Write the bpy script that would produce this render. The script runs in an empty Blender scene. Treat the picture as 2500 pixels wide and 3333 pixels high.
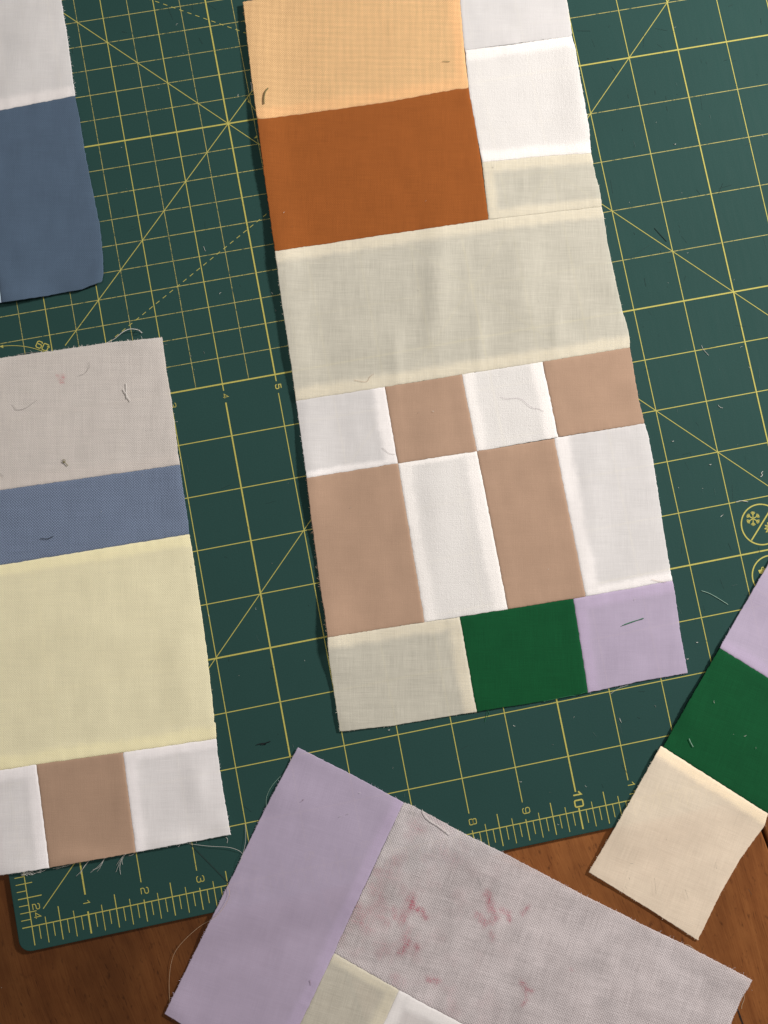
import bpy, math, random
from mathutils import Vector, Matrix, noise
random.seed(7)
S = bpy.context.scene
COL = S.collection
IN = 0.0254

# ------------------------------------------------------------------ camera (metres; mat ruler corner is the origin)
CAM = Vector((0.16914, 0.12302, 0.41233))
RX = Vector((0.98108148, -0.18981227, 0.03808461))
RY = Vector((-0.186159, -0.97896134, -0.08354358))
RZ = Vector((0.05314096, 0.07487327, -0.9957761))
FPX = 2839.94
cam = bpy.data.cameras.new('camera'); co = bpy.data.objects.new('camera', cam); COL.objects.link(co)
co.matrix_world = Matrix.Translation(CAM) @ Matrix((RX, -RY, -RZ)).transposed().to_4x4()
cam.sensor_fit = 'AUTO'; cam.sensor_width = 36; cam.lens = 36 * FPX / 3333.3
cam.clip_start = 0.01; cam.clip_end = 50
S.camera = co

# ------------------------------------------------------------------ light: one warm room lamp up to the right, dim room bounce
W = bpy.data.worlds.new('World'); S.world = W; W.use_nodes = True
bg = W.node_tree.nodes['Background']; bg.inputs[0].default_value = (1.0, 0.90, 0.80, 1); bg.inputs[1].default_value = 0.13

def area(name, loc, target, size, power, color):
    l = bpy.data.lights.new(name, 'AREA'); l.shape = 'DISK'; l.size = size; l.energy = power; l.color = color
    o = bpy.data.objects.new(name, l); COL.objects.link(o); o.location = loc
    o.rotation_euler = (Vector(target) - Vector(loc)).to_track_quat('-Z', 'Y').to_euler()
area('room_lamp', (1.02, 0.50, 0.58), (0.2, 0.12, 0), 0.13, 16.6, (1.0, 0.94, 0.885))
area('overhead_fill', (0.10, 0.30, 1.7), (0.2, 0.12, 0), 0.45, 6.5, (1.0, 0.94, 0.90))  # added overhead fill, set to the left to brighten that side

S.view_settings.view_transform = 'Standard'; S.view_settings.look = 'None'
S.view_settings.exposure = 0.0; S.view_settings.gamma = 1.0
S.render.engine = 'CYCLES'
S.cycles.max_bounces = 8; S.cycles.diffuse_bounces = 5; S.cycles.transparent_max_bounces = 16; S.cycles.transmission_bounces = 6

# ------------------------------------------------------------------ helpers
def P(px, py, z=0.0):
    """photo pixel -> point on the horizontal plane at height z"""
    a, b = (px - 1250) / FPX, (py - 1666.5) / FPX
    d = RX * a + RY * b + RZ
    s = (z - CAM.z) / d.z
    return CAM + d * s

def mesh_obj(name, verts, faces, mat=None, parent=None, smooth=False, uv=None, attrs=None):
    me = bpy.data.meshes.new(name)
    me.from_pydata([tuple(v) for v in verts], [], faces); me.update()
    if smooth:
        me.polygons.foreach_set('use_smooth', [True] * len(me.polygons))
    if uv:
        l = me.uv_layers.new(name='UVMap')
        for lp in me.loops: l.data[lp.index].uv = uv[lp.vertex_index]
    for k, vals in (attrs or {}).items():
        a = me.attributes.new(k, 'FLOAT', 'POINT'); a.data.foreach_set('value', vals)
    if mat: me.materials.append(mat)
    o = bpy.data.objects.new(name, me); COL.objects.link(o)
    if parent:
        o.parent = parent
        o.location = -parent.location if parent.type == 'EMPTY' else (0, 0, 0)
    return o

def empty(name, loc, label, cat, group=None):
    o = bpy.data.objects.new(name, None); COL.objects.link(o); o.location = loc
    o.empty_display_size = 0.02
    o['label'] = label; o['category'] = cat
    if group: o['group'] = group
    return o

def smooth_line(pts, n=6):
    """Catmull-Rom through the points (tuples of any length)"""
    if len(pts) < 3: return [tuple(p) for p in pts]
    out = []
    q = [pts[0]] + list(pts) + [pts[-1]]
    for i in range(1, len(q) - 2):
        p0, p1, p2, p3 = q[i - 1], q[i], q[i + 1], q[i + 2]
        for k in range(n):
            t = k / n
            out.append(tuple(0.5 * (2 * b + (c - a) * t + (2 * a - 5 * b + 4 * c - d) * t * t + (3 * b - a - 3 * c + d) * t ** 3)
                             for a, b, c, d in zip(p0, p1, p2, p3)))
    out.append(tuple(pts[-1]))
    return out

class MB:
    def __init__(self): self.v = []; self.f = []
    def ribbon(self, pts, w, z, closed=False):
        n = len(pts); base = len(self.v)
        P2 = [Vector((p[0], p[1])) for p in pts]
        for i in range(n):
            a = P2[i - 1] if (i > 0 or closed) else P2[i]
            b = P2[(i + 1) % n] if (i < n - 1 or closed) else P2[i]
            d1 = (P2[i] - a); d2 = (b - P2[i])
            if d1.length < 1e-9: d1 = d2
            if d2.length < 1e-9: d2 = d1
            d1.normalize(); d2.normalize()
            t = d1 + d2
            if t.length < 1e-6: t = d1
            t.normalize(); nn = Vector((-t.y, t.x))
            c = max(0.45, nn.dot(Vector((-d1.y, d1.x))))
            h = w / 2 / c
            for s in (-1, 1):
                p = P2[i] + nn * h * s
                self.v.append((p.x, p.y, z))
        for i in range(n if closed else n - 1):
            j = (i + 1) % n
            self.f.append((base + 2 * i, base + 2 * j, base + 2 * j + 1, base + 2 * i + 1))
    def poly(self, pts, z):
        b = len(self.v); self.v += [(p[0], p[1], z) for p in pts]; self.f.append(tuple(range(b, b + len(pts))))
    def tube(self, pts, r, sides=5, taper=False):
        n = len(pts); base = len(self.v)
        for i, p in enumerate(pts):
            p = Vector(p)
            d = Vector(pts[min(i + 1, n - 1)]) - Vector(pts[max(i - 1, 0)])
            if d.length < 1e-9: d = Vector((1, 0, 0))
            d.normalize()
            a = d.cross(Vector((0, 0, 1)))
            if a.length < 1e-3: a = d.cross(Vector((0, 1, 0)))
            a.normalize(); b = d.cross(a)
            rr = r * (0.35 if taper and i == n - 1 else 1)
            for k in range(sides):
                t = 2 * math.pi * k / sides
                self.v.append(tuple(p + a * math.cos(t) * rr + b * math.sin(t) * rr))
        for i in range(n - 1):
            for k in range(sides):
                k2 = (k + 1) % sides
                self.f.append((base + i * sides + k, base + i * sides + k2, base + (i + 1) * sides + k2, base + (i + 1) * sides + k))
        self.f.append(tuple(base + k for k in range(sides)))
        self.f.append(tuple(base + (n - 1) * sides + k for k in reversed(range(sides))))
    def box(self, x0, x1, y0, y1, z0, z1):
        b = len(self.v)
        self.v += [(x0, y0, z0), (x1, y0, z0), (x1, y1, z0), (x0, y1, z0), (x0, y0, z1), (x1, y0, z1), (x1, y1, z1), (x0, y1, z1)]
        self.f += [tuple(b + i for i in q) for q in ((3, 2, 1, 0), (4, 5, 6, 7), (0, 1, 5, 4), (1, 2, 6, 5), (2, 3, 7, 6), (3, 0, 4, 7))]
    def build(self, name, mat, parent=None, smooth=False, kind=None, label=None):
        o = mesh_obj(name, self.v, self.f, mat, parent, smooth)
        if kind: o['kind'] = kind
        if label: o['label'] = label
        return o

# ------------------------------------------------------------------ node helpers / materials
def srgb(r, g, b):
    f = lambda c: (c / 255 / 12.92) if c <= 10 else ((c / 255 + 0.055) / 1.055) ** 2.4
    return (f(r), f(g), f(b))

class NT:
    def __init__(self, name):
        self.m = bpy.data.materials.new(name); self.m.use_nodes = True
        self.t = self.m.node_tree; self.t.nodes.clear()
        self.out = self.t.nodes.new('ShaderNodeOutputMaterial')
    def n(self, typ, **kw):
        nd = self.t.nodes.new('ShaderNode' + typ)
        for k, v in kw.items(): setattr(nd, k, v)
        return nd
    def l(self, a, b): self.t.links.new(a, b)
    def put(self, sock, v):
        if hasattr(v, 'is_output'): self.l(v, sock)
        elif isinstance(v, (tuple, list)): sock.default_value = tuple(v) + ((1,) if len(v) == 3 and len(sock.default_value) == 4 else ())
        else: sock.default_value = v
    def math(self, op, a, b=0.0, c=None, clamp=False):
        nd = self.n('Math', operation=op, use_clamp=clamp)
        self.put(nd.inputs[0], a); self.put(nd.inputs[1], b)
        if c is not None: self.put(nd.inputs[2], c)
        return nd.outputs[0]
    def noise(self, vec, scale, detail=2.0, rough=0.5, dist=0.0):
        mp = self.n('Mapping'); self.l(vec, mp.inputs[0])
        mp.inputs['Scale'].default_value = scale if isinstance(scale, tuple) else (scale,) * 3
        nz = self.n('TexNoise'); nz.inputs['Scale'].default_value = 1.0
        nz.inputs['Detail'].default_value = detail; nz.inputs['Roughness'].default_value = rough; nz.inputs['Distortion'].default_value = dist
        self.l(mp.outputs[0], nz.inputs['Vector'])
        return nz.outputs['Fac']
    def ramp(self, fac, stops):
        r = self.n('ValToRGB'); self.l(fac, r.inputs[0])
        el = r.color_ramp.elements
        while len(el) < len(stops): el.new(0.5)
        for e, (p, c) in zip(el, stops):
            e.position = p; e.color = (c[0], c[1], c[2], 1) if isinstance(c, (tuple, list)) else (c, c, c, 1)
        return r.outputs[0]
    def mixc(self, f, a, b, blend='MIX'):
        nd = self.n('Mix', data_type='RGBA', blend_type=blend)
        self.put(nd.inputs['Factor'], f); self.put(nd.inputs[6], a); self.put(nd.inputs[7], b)
        return nd.outputs[2]
    def scale(self, col, f):
        nd = self.n('VectorMath', operation='SCALE'); self.put(nd.inputs[0], col); self.put(nd.inputs['Scale'], f)
        return nd.outputs[0]

FAB = {}
def fabric(name, color, t=0.03, k=0.12, slub=0.10, fuzz=0.05, weave=0.0, wf=1500, blotch=0.06, bump=0.25, tvar=0.35, stain=None, nap=0.0, plaid=0.0, sf=1.0):
    N = NT(name)
    uvn = N.n('UVMap'); uvn.uv_map = 'UVMap'; uv = uvn.outputs[0]
    a = N.noise(uv, (90 * sf, 2600 * sf, 1), 2, 0.6); b = N.noise(uv, (2600 * sf, 90 * sf, 1), 2, 0.6)
    a2 = N.noise(uv, (30, 420, 1), 2, 0.6); b2 = N.noise(uv, (420, 30, 1), 2, 0.6)
    fz = N.noise(uv, 2300, 2, 0.6); bl = N.noise(uv, 70, 3, 0.55)
    def c(x, k_): return N.math('MULTIPLY', N.math('SUBTRACT', x, 0.5), k_)
    sl = N.math('ADD', c(a, 1.0), c(b, 1.0))
    sl2 = N.math('ADD', c(a2, 0.9), c(b2, 0.9))
    f = N.math('ADD', 1.0, N.math('MULTIPLY', N.math('ADD', sl, N.math('MULTIPLY', sl2, 0.32)), slub))
    f = N.math('ADD', f, c(fz, fuzz)); f = N.math('ADD', f, c(bl, blotch))
    wv = None
    if weave:
        sp = N.n('SeparateXYZ'); N.l(uv, sp.inputs[0])
        jx = N.math('ADD', sp.outputs[0], N.math('MULTIPLY', c(a2, 1.0), 0.0012))
        jy = N.math('ADD', sp.outputs[1], N.math('MULTIPLY', c(b2, 1.0), 0.0012))
        sx = N.math('SINE', N.math('MULTIPLY', jx, wf * math.pi * 2))
        sy = N.math('SINE', N.math('MULTIPLY', jy, wf * math.pi * 2))
        wv = N.math('MULTIPLY', sx, sy)
        f = N.math('ADD', f, N.math('MULTIPLY', wv, weave))
    if plaid:
        sp2 = N.n('SeparateXYZ'); N.l(uv, sp2.inputs[0])
        w_ = N.math('MULTIPLY', c(bl, 1.0), 0.0016)
        px_ = N.math('SINE', N.math('MULTIPLY', N.math('ADD', sp2.outputs[0], w_), 1750))
        py_ = N.math('SINE', N.math('MULTIPLY', N.math('ADD', sp2.outputs[1], w_), 2050))
        f = N.math('ADD', f, N.math('MULTIPLY', N.math('ADD', px_, py_), N.math('MULTIPLY', N.math('ADD', 0.4, a2), plaid)))
    base = N.n('RGB'); base.outputs[0].default_value = (*color, 1)
    col = base.outputs[0]
    if stain:
        at = N.n('Attribute'); at.attribute_name = 'stain'
        s = N.math('MULTIPLY', at.outputs['Fac'], N.math('ADD', 0.55, N.math('MULTIPLY', sl, 2.2)), clamp=True)
        col = N.mixc(s, col, stain)
    col = N.scale(col, f)
    pr = N.n('BsdfPrincipled'); N.l(col, pr.inputs['Base Color'])
    pr.inputs['Roughness'].default_value = 0.92; pr.inputs['Specular IOR Level'].default_value = 0.12
    pr.inputs['Sheen Weight'].default_value = 0.06 + nap; pr.inputs['Sheen Roughness'].default_value = 0.5
    h = N.math('ADD', N.math('MULTIPLY', sl, 0.6), c(fz, 0.9 + 3 * nap))
    if nap: h = N.math('ADD', h, N.math('MULTIPLY', N.noise(uv, 650, 3, 0.65), 5 * nap))
    if wv is not None: h = N.math('ADD', h, N.math('MULTIPLY', wv, 0.35))
    bp = N.n('Bump'); bp.inputs['Strength'].default_value = bump; bp.inputs['Distance'].default_value = 0.00018
    N.l(h, bp.inputs['Height']); N.l(bp.outputs[0], pr.inputs['Normal'])
    tr = N.n('BsdfTranslucent'); N.l(col, tr.inputs[0])
    m1 = N.n('MixShader'); m1.inputs[0].default_value = k
    N.l(pr.outputs[0], m1.inputs[1]); N.l(tr.outputs[0], m1.inputs[2])
    tp = N.n('BsdfTransparent')
    tf = N.math('MULTIPLY', t, N.math('SUBTRACT', 1.0, N.math('MULTIPLY', N.math('ADD', N.math('ADD', sl, sl2), c(bl, 0.9)), tvar)), clamp=True)
    m2 = N.n('MixShader'); N.l(tf, m2.inputs[0]); N.l(m1.outputs[0], m2.inputs[1]); N.l(tp.outputs[0], m2.inputs[2])
    N.l(m2.outputs[0], N.out.inputs[0])
    # the folded-under seam allowance: a double, opaque layer with a ragged fading edge
    A = NT(name + '_allowance')
    pa = A.n('BsdfPrincipled'); pa.inputs['Base Color'].default_value = (*[min(0.93, x * m_) for x, m_ in zip(color, (1.14, 1.09, 1.03))], 1)
    pa.inputs['Roughness'].default_value = 0.95; pa.inputs['Specular IOR Level'].default_value = 0.1
    at = A.n('Attribute'); at.attribute_name = 'fray'
    un = A.n('UVMap'); un.uv_map = 'UVMap'
    nz = A.noise(un.outputs[0], 260, 3, 0.6)
    nz2 = A.noise(un.outputs[0], 75, 2, 0.5)
    e = A.math('ADD', at.outputs['Fac'], A.math('ADD', A.math('MULTIPLY', A.math('SUBTRACT', nz, 0.5), 0.35), A.math('MULTIPLY', A.math('SUBTRACT', nz2, 0.5), 0.40)))
    mr = A.n('MapRange', interpolation_type='SMOOTHSTEP')
    A.l(e, mr.inputs[0]); mr.inputs[1].default_value = 0.52; mr.inputs[2].default_value = 1.06
    tp2 = A.n('BsdfTransparent'); mx = A.n('MixShader')
    A.l(mr.outputs[0], mx.inputs[0]); A.l(pa.outputs[0], mx.inputs[1]); A.l(tp2.outputs[0], mx.inputs[2])
    A.l(mx.outputs[0], A.out.inputs[0])
    FAB[name] = (N.m, A.m, thread_mat(name + '_thread', color))

def thread_mat(name, color):
    T = NT(name)
    p = T.n('BsdfPrincipled'); p.inputs['Base Color'].default_value = (*color, 1)
    tc = T.n('TexCoord')
    col = T.scale((color[0], color[1], color[2]), T.math('ADD', 0.75, T.math('MULTIPLY', T.noise(tc.outputs['Object'], 900, 2), 0.5)))
    T.l(col, p.inputs['Base Color'])
    p.inputs['Roughness'].default_value = 0.8; p.inputs['Specular IOR Level'].default_value = 0.2
    T.l(p.outputs[0], T.out.inputs[0])
    return T.m

fabric('white_lawn', (0.885, 0.87, 0.88), t=0.12, k=0.285, slub=0.10, bump=0.35, tvar=0.5)
fabric('crisp_white_cotton', (0.93, 0.91, 0.93), t=0.09, k=0.22, slub=0.09, bump=0.3, blotch=0.12, tvar=0.6)
fabric('white_flannel', (0.925, 0.91, 0.90), t=0.06, k=0.25, slub=0.03, fuzz=0.08, bump=0.75, nap=0.14)
fabric('grey_white_lawn', (0.82, 0.81, 0.82), t=0.10, k=0.24, slub=0.08, bump=0.3, blotch=0.10)
fabric('cream_lawn', (0.745, 0.72, 0.62), t=0.15, k=0.28, slub=0.22, bump=0.35, tvar=0.6, blotch=0.14)
fabric('ivory_lawn', (0.95, 0.83, 0.67), t=0.16, k=0.23, slub=0.14, bump=0.3, tvar=0.5, blotch=0.10)
fabric('peach_cotton', (0.80, 0.52, 0.265), t=0.10, k=0.18, slub=0.22, fuzz=0.12, weave=0.13, wf=900, bump=0.6, plaid=0.035)
fabric('rust_cotton', (0.305, 0.094, 0.021), slub=0.28, fuzz=0.10, weave=0.10, wf=1100, blotch=0.14, bump=0.4)
fabric('tan_cotton', (0.435, 0.295, 0.212), slub=0.09, fuzz=0.11, blotch=0.20, bump=0.4)
fabric('green_cotton', (0.005, 0.078, 0.026), slub=0.34, fuzz=0.16, blotch=0.22, bump=0.4)
fabric('lilac_cotton', (0.54, 0.47, 0.63), t=0.13, k=0.22, slub=0.07, blotch=0.16)
fabric('slate_cotton', (0.084, 0.128, 0.194), slub=0.18, fuzz=0.26, weave=0.14, wf=1000, blotch=0.20)
fabric('blue_linen', (0.172, 0.222, 0.325), slub=0.30, fuzz=0.30, weave=0.38, wf=780, blotch=0.14, bump=0.8, sf=0.8)
fabric('pale_blue_cotton', (0.42, 0.52, 0.64))
fabric('oatmeal_cotton', (0.66, 0.62, 0.59), t=0.06, k=0.16, slub=0.24, fuzz=0.18, weave=0.10, wf=950, bump=0.6, blotch=0.14, sf=0.8, stain=(0.50, 0.03, 0.07))
fabric('yellow_cotton', (0.92, 0.87, 0.61), t=0.07, k=0.19, slub=0.09, fuzz=0.12, weave=0.08, wf=950, bump=0.45, tvar=0.6, blotch=0.12)
fabric('printed_voile', (0.66, 0.615, 0.635), t=0.15, k=0.17, slub=0.42, fuzz=0.46, weave=0.16, wf=760, blotch=0.62, bump=0.9, sf=0.85, stain=(0.45, 0.12, 0.17))

# mat
N = NT('mat_vinyl'); tc = N.n('TexCoord'); ob = tc.outputs['Object']
g = N.noise(ob, 1500, 2, 0.7); g2 = N.noise(ob, 14, 4, 0.6); sc = N.noise(ob, (500, 40, 1), 3, 0.7)
f = N.math('ADD', 0.84, N.math('ADD', N.math('MULTIPLY', g, 0.30), N.math('MULTIPLY', N.math('SUBTRACT', g2, 0.5), 0.22)))
col = N.scale((0.0185, 0.0560, 0.0510), f)
pr = N.n('BsdfPrincipled'); N.l(col, pr.inputs['Base Color'])
N.l(N.math('ADD', 0.66, N.math('MULTIPLY', sc, 0.2)), pr.inputs['Roughness']); pr.inputs['Specular IOR Level'].default_value = 0.10
bp = N.n('Bump'); bp.inputs['Strength'].default_value = 0.35; bp.inputs['Distance'].default_value = 0.0001
N.l(g, bp.inputs['Height']); N.l(bp.outputs[0], pr.inputs['Normal']); N.l(pr.outputs[0], N.out.inputs[0])
MAT_VINYL = N.m

def print_mat(name, color, wear):
    N = NT(name); tc = N.n('TexCoord'); ob = tc.outputs['Object']
    g = N.noise(ob, 1700, 2, 0.6); w = N.noise(ob, 240, 3, 0.65); w2 = N.noise(ob, 2600, 2, 0.6)
    col = N.scale(color, N.math('ADD', 0.72, N.math('MULTIPLY', g, 0.56)))
    pr = N.n('BsdfPrincipled'); N.l(col, pr.inputs['Base Color']); pr.inputs['Roughness'].default_value = 0.7
    pr.inputs['Specular IOR Level'].default_value = 0.12
    al = N.math('ADD', N.math('MULTIPLY', w, 0.5), N.math('MULTIPLY', w2, 0.5))
    mr = N.n('MapRange'); N.l(al, mr.inputs[0]); mr.inputs[1].default_value = wear; mr.inputs[2].default_value = wear + 0.10
    tp = N.n('BsdfTransparent'); mx = N.n('MixShader')
    N.l(mr.outputs[0], mx.inputs[0]); N.l(tp.outputs[0], mx.inputs[1]); N.l(pr.outputs[0], mx.inputs[2])
    N.l(mx.outputs[0], N.out.inputs[0]); return N.m
YEL = (0.415, 0.39, 0.10)
INK = print_mat('yellow_ink', YEL, 0.30)
INK_WORN = print_mat('worn_yellow_ink', (0.38, 0.355, 0.12), 0.39)

def plain(name, color, rough=0.8):
    N = NT(name); tc = N.n('TexCoord')
    pr = N.n('BsdfPrincipled')
    N.l(N.scale(color, N.math('ADD', 0.7, N.math('MULTIPLY', N.noise(tc.outputs['Object'], 700, 2), 0.6))), pr.inputs['Base Color'])
    pr.inputs['Roughness'].default_value = rough; N.l(pr.outputs[0], N.out.inputs[0]); return N.m
CUT = plain('cut_score', (0.0085, 0.029, 0.027), 0.9)
PALE_SCUFF = plain('pale_scuff', (0.07, 0.115, 0.11), 0.9)

# wood
def wood(name, tint):
    N = NT(name); tc = N.n('TexCoord'); ob = tc.outputs['Object']
    wob = N.noise(ob, (7, 3, 1), 3, 0.5)
    sp = N.n('SeparateXYZ'); N.l(ob, sp.inputs[0])
    cx = N.math('ADD', sp.outputs[0], N.math('MULTIPLY', wob, 0.05))
    cb = N.n('CombineXYZ'); N.l(cx, cb.inputs[0]); N.l(sp.outputs[1], cb.inputs[1])
    v = cb.outputs[0]
    big = N.noise(v, (42, 3.0, 1), 4, 0.6, 0.6); mid = N.noise(v, (210, 9, 1), 4, 0.6); fine = N.noise(v, (1700, 45, 1), 2, 0.7)
    mott = N.noise(ob, (130, 60, 1), 4, 0.65)
    pore = N.noise(v, (900, 110, 1), 2, 0.6); blotch = N.noise(ob, (22, 14, 1), 3, 0.55); sp2 = N.noise(ob, (420, 170, 1), 3, 0.6)
    g = N.math('ADD', N.math('MULTIPLY', big, 0.34), N.math('ADD', N.math('MULTIPLY', mid, 0.22), N.math('ADD', N.math('MULTIPLY', fine, 0.20), N.math('MULTIPLY', mott, 0.24))))
    c = N.ramp(g, [(0.32, (0.080, 0.026, 0.0075)), (0.46, (0.142, 0.0495, 0.0145)), (0.56, (0.186, 0.070, 0.021)), (0.70, (0.24, 0.098, 0.033))])
    pm = N.n('MapRange'); N.l(pore, pm.inputs[0]); pm.inputs[1].default_value = 0.62; pm.inputs[2].default_value = 0.75
    c = N.mixc(N.math('MULTIPLY', pm.outputs[0], 0.55), c, (0.035, 0.010, 0.004))
    sm = N.n('MapRange'); N.l(sp2, sm.inputs[0]); sm.inputs[1].default_value = 0.60; sm.inputs[2].default_value = 0.74
    c = N.mixc(N.math('MULTIPLY', sm.outputs[0], 0.6), c, (0.028, 0.009, 0.004))
    c = N.scale(c, N.math('MULTIPLY', tint, N.math('ADD', 0.40, N.math('MULTIPLY', blotch, 1.2))))
    pr = N.n('BsdfPrincipled'); N.l(c, pr.inputs['Base Color'])
    N.l(N.math('ADD', 0.5, N.math('MULTIPLY', mid, 0.25)), pr.inputs['Roughness']); pr.inputs['Specular IOR Level'].default_value = 0.12
    bp = N.n('Bump'); bp.inputs['Strength'].default_value = 0.25; bp.inputs['Distance'].default_value = 0.0002
    N.l(N.math('SUBTRACT', fine, N.math('MULTIPLY', pm.outputs[0], 0.7)), bp.inputs['Height']); N.l(bp.outputs[0], pr.inputs['Normal'])
    N.l(pr.outputs[0], N.out.inputs[0]); return N.m
WOODS = [wood('oiled_wood', 1.0), wood('oiled_wood_warm', 1.12), wood('oiled_wood_shaded', 0.60)]  # last one is the same wood with the left side's shade in its colour
CRACK = plain('dark_crack', (0.012, 0.005, 0.003), 0.95)

MAT_T = 0.0020                                     # mat thickness; its top face is z = 0

# ------------------------------------------------------------------ wooden table
a = P(2484, 2703, -MAT_T); b = P(2500, 2739, -MAT_T)
gdir = Vector((0.43, -0.90)); gdir.normalize()      # grain, photo lower-right
gv = (P(2417.6, 3333, -MAT_T) - P(2402.6, 3292, -MAT_T)).to_2d().normalized()
table = empty('wooden_table', (a.x, a.y, -MAT_T), 'worn brown wooden table top lying under the green cutting mat', 'table')
table.rotation_euler = (0, 0, math.atan2(gv.x, -gv.y))
PW = 0.205
for i in range(-4, 4):
    m = MB(); g = 0.0007
    x0, x1 = i * PW + g, (i + 1) * PW - g
    y0, y1, z1, ch = -0.75, 0.95, -0.00005 * (i % 2), 0.0009
    # plank with softened long edges
    prof = [(x0, -0.024), (x0, z1 - ch), (x0 + ch * .35, z1 - ch * .35), (x0 + ch, z1), (x1 - ch, z1), (x1 - ch * .35, z1 - ch * .35), (x1, z1 - ch), (x1, -0.024)]
    n = len(prof)
    for y in (y0, y1): m.v += [(p[0], y, p[1]) for p in prof]
    for k in range(n):
        k2 = (k + 1) % n
        m.f.append((k, k2, n + k2, n + k))
    m.f.append(tuple(range(n - 1, -1, -1))); m.f.append(tuple(range(n, 2 * n)))
    o = m.build('plank', WOODS[2 if i < -1 else (1 if i % 2 else 0)], None, kind=None)  # left planks take the copy darkened for shade
    o.parent = table
# short open crack in the plank at the lower right
inv = table.matrix_basis.inverted()
m = MB()
ck = [(2396, 3274), (2402.6, 3290), (2409, 3308), (2414, 3322), (2421, 3341), (2430, 3368)]
ck = [(inv @ P(x, y, -MAT_T)).to_2d() for x, y in ck]
ws = [0.0001, 0.0006, 0.0008, 0.0007, 0.0006, 0.0002]
for p, w in zip(ck, ws): m.v += [(p.x - w / 2, p.y, 0.00012), (p.x + w / 2, p.y, 0.00012)]
for i in range(len(ck) - 1): m.f.append((2 * i, 2 * i + 2, 2 * i + 3, 2 * i + 1))
o = m.build('crack', CRACK); o.parent = table

# ------------------------------------------------------------------ cutting mat
mat_o = empty('cutting_mat', (0, 0, 0), 'dark green cutting mat printed with a yellow inch grid and ruler', 'cutting mat')
m = MB()
def rrect(x0, x1, y0, y1, r, n=8):
    pts = []
    for cx, cy, a0 in ((x1 - r, y1 - r, 0), (x0 + r, y1 - r, 90), (x0 + r, y0 + r, 180), (x1 - r, y0 + r, 270)):
        for k in range(n + 1):
            t = math.radians(a0 + 90 * k / n); pts.append((cx + r * math.cos(t), cy + r * math.sin(t)))
    return pts
X0, X1, Y0, Y1 = -0.272 * IN, 36.27 * IN, -0.421 * IN, 24.42 * IN
def ring(off, z): return [(x, y, z) for x, y in rrect(X0 + off, X1 - off, Y0 + off, Y1 - off, 0.21 * IN - off)]
rings = [ring(0, -MAT_T), ring(0, -0.0004), ring(0.00012, -0.00012), ring(0.0004, 0)]
n = len(rings[0])
for r in rings: m.v += r
for k in range(len(rings) - 1):
    for i in range(n):
        j = (i + 1) % n; m.f.append((k * n + i, k * n + j, (k + 1) * n + j, (k + 1) * n + i))
m.f.append(tuple(range(3 * n, 4 * n))); m.f.append(tuple(range(n - 1, -1, -1)))
m.build('mat_board', MAT_VINYL, mat_o)

Z1, Z2, Z3, Z4, Z5 = 0.00003, 0.00005, 0.00007, 0.00009, 0.00011
TH, MD, TN = 0.00070, 0.00041, 0.00030
def uvp(u, v): return (u * IN, v * IN)
thin, inch, thick = MB(), MB(), MB()
def line(mb, u0, v0, u1, v1, w, z): mb.ribbon([uvp(u0, v0), uvp(u1, v1)], w, z)
HALF_U = 7.0
# horizontals
for v in range(1, 24):
    if (v + 1) % 5 == 0: line(thick, 0.0, v, 36, v, TH, Z4)
    else: line(inch if v < 9 else thin, 0.0, v, 36, v, MD if v < 9 else TN * 1.15, Z1)
for h in range(19, 36):
    if h % 2: line(thin, 0.0, h / 2, HALF_U, h / 2, TN, Z1)
# verticals
for u in range(1, 36):
    if u in (4, 5, 6):
        big = (u == 5)
        line(thick if big else inch, u, 0.36 if u != 5 else 2.0, u, 8.64, TH if big else MD, Z5 if big else Z2)
        line(inch, u, 8.87, u, 9.0, MD * 1.2, Z2)
        line(thick if u == 6 else inch, u, 9.0, u, 24, TH if u == 6 else MD, Z5 if u == 6 else Z2)
    elif u in (1, 10, 15, 20, 25): line(thick, u, 0.35, u, 24, TH * (0.9 if u == 15 else 1), Z5)
    else: line(inch, u, 0.36, u, 24, MD, Z2)
line(inch, 5, 0.36, 5, 2.0, MD, Z2)
for h in range(3, 15, 2): line(thin, h / 2, 9.0, h / 2, 18, TN, Z2)
thin.build('half_inch_grid', INK_WORN, mat_o); inch.build('inch_grid', INK, mat_o); thick.build('bold_grid_line', INK, mat_o)
# diagonals
d = MB()
for u0, v0, u1, v1 in ((0.24, 0.26, 17, 17), (2.25, 10.25, 9.7, 17.7), (2.7, 17.3, 16.6, 3.4)):
    line(d, u0, v0, u1, v1, TN * 1.15, Z3)
# u + v = 20 / 24 bias lines
line(d, 12.2, 11.8, 19.5, 4.5, TN * 1.15, Z3 + 0.00001)
d.build('bias_line', INK, mat_o)
d = MB()
for (u0, v0, u1, v1) in ((9.69, 14, 2.9, 17.92), (9.69, 14, 2.6, 9.907)):
    L = math.hypot(u1 - u0, v1 - v0); s = 0.0
    while s < L:
        a0, a1 = s / L, min(1, (s + 0.085) / L); s += 0.165
        line(d, u0 + (u1 - u0) * a0, v0 + (v1 - v0) * a0, u0 + (u1 - u0) * a1, v0 + (v1 - v0) * a1, TN, Z3)
d.build('dashed_angle_line', INK, mat_o)
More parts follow.
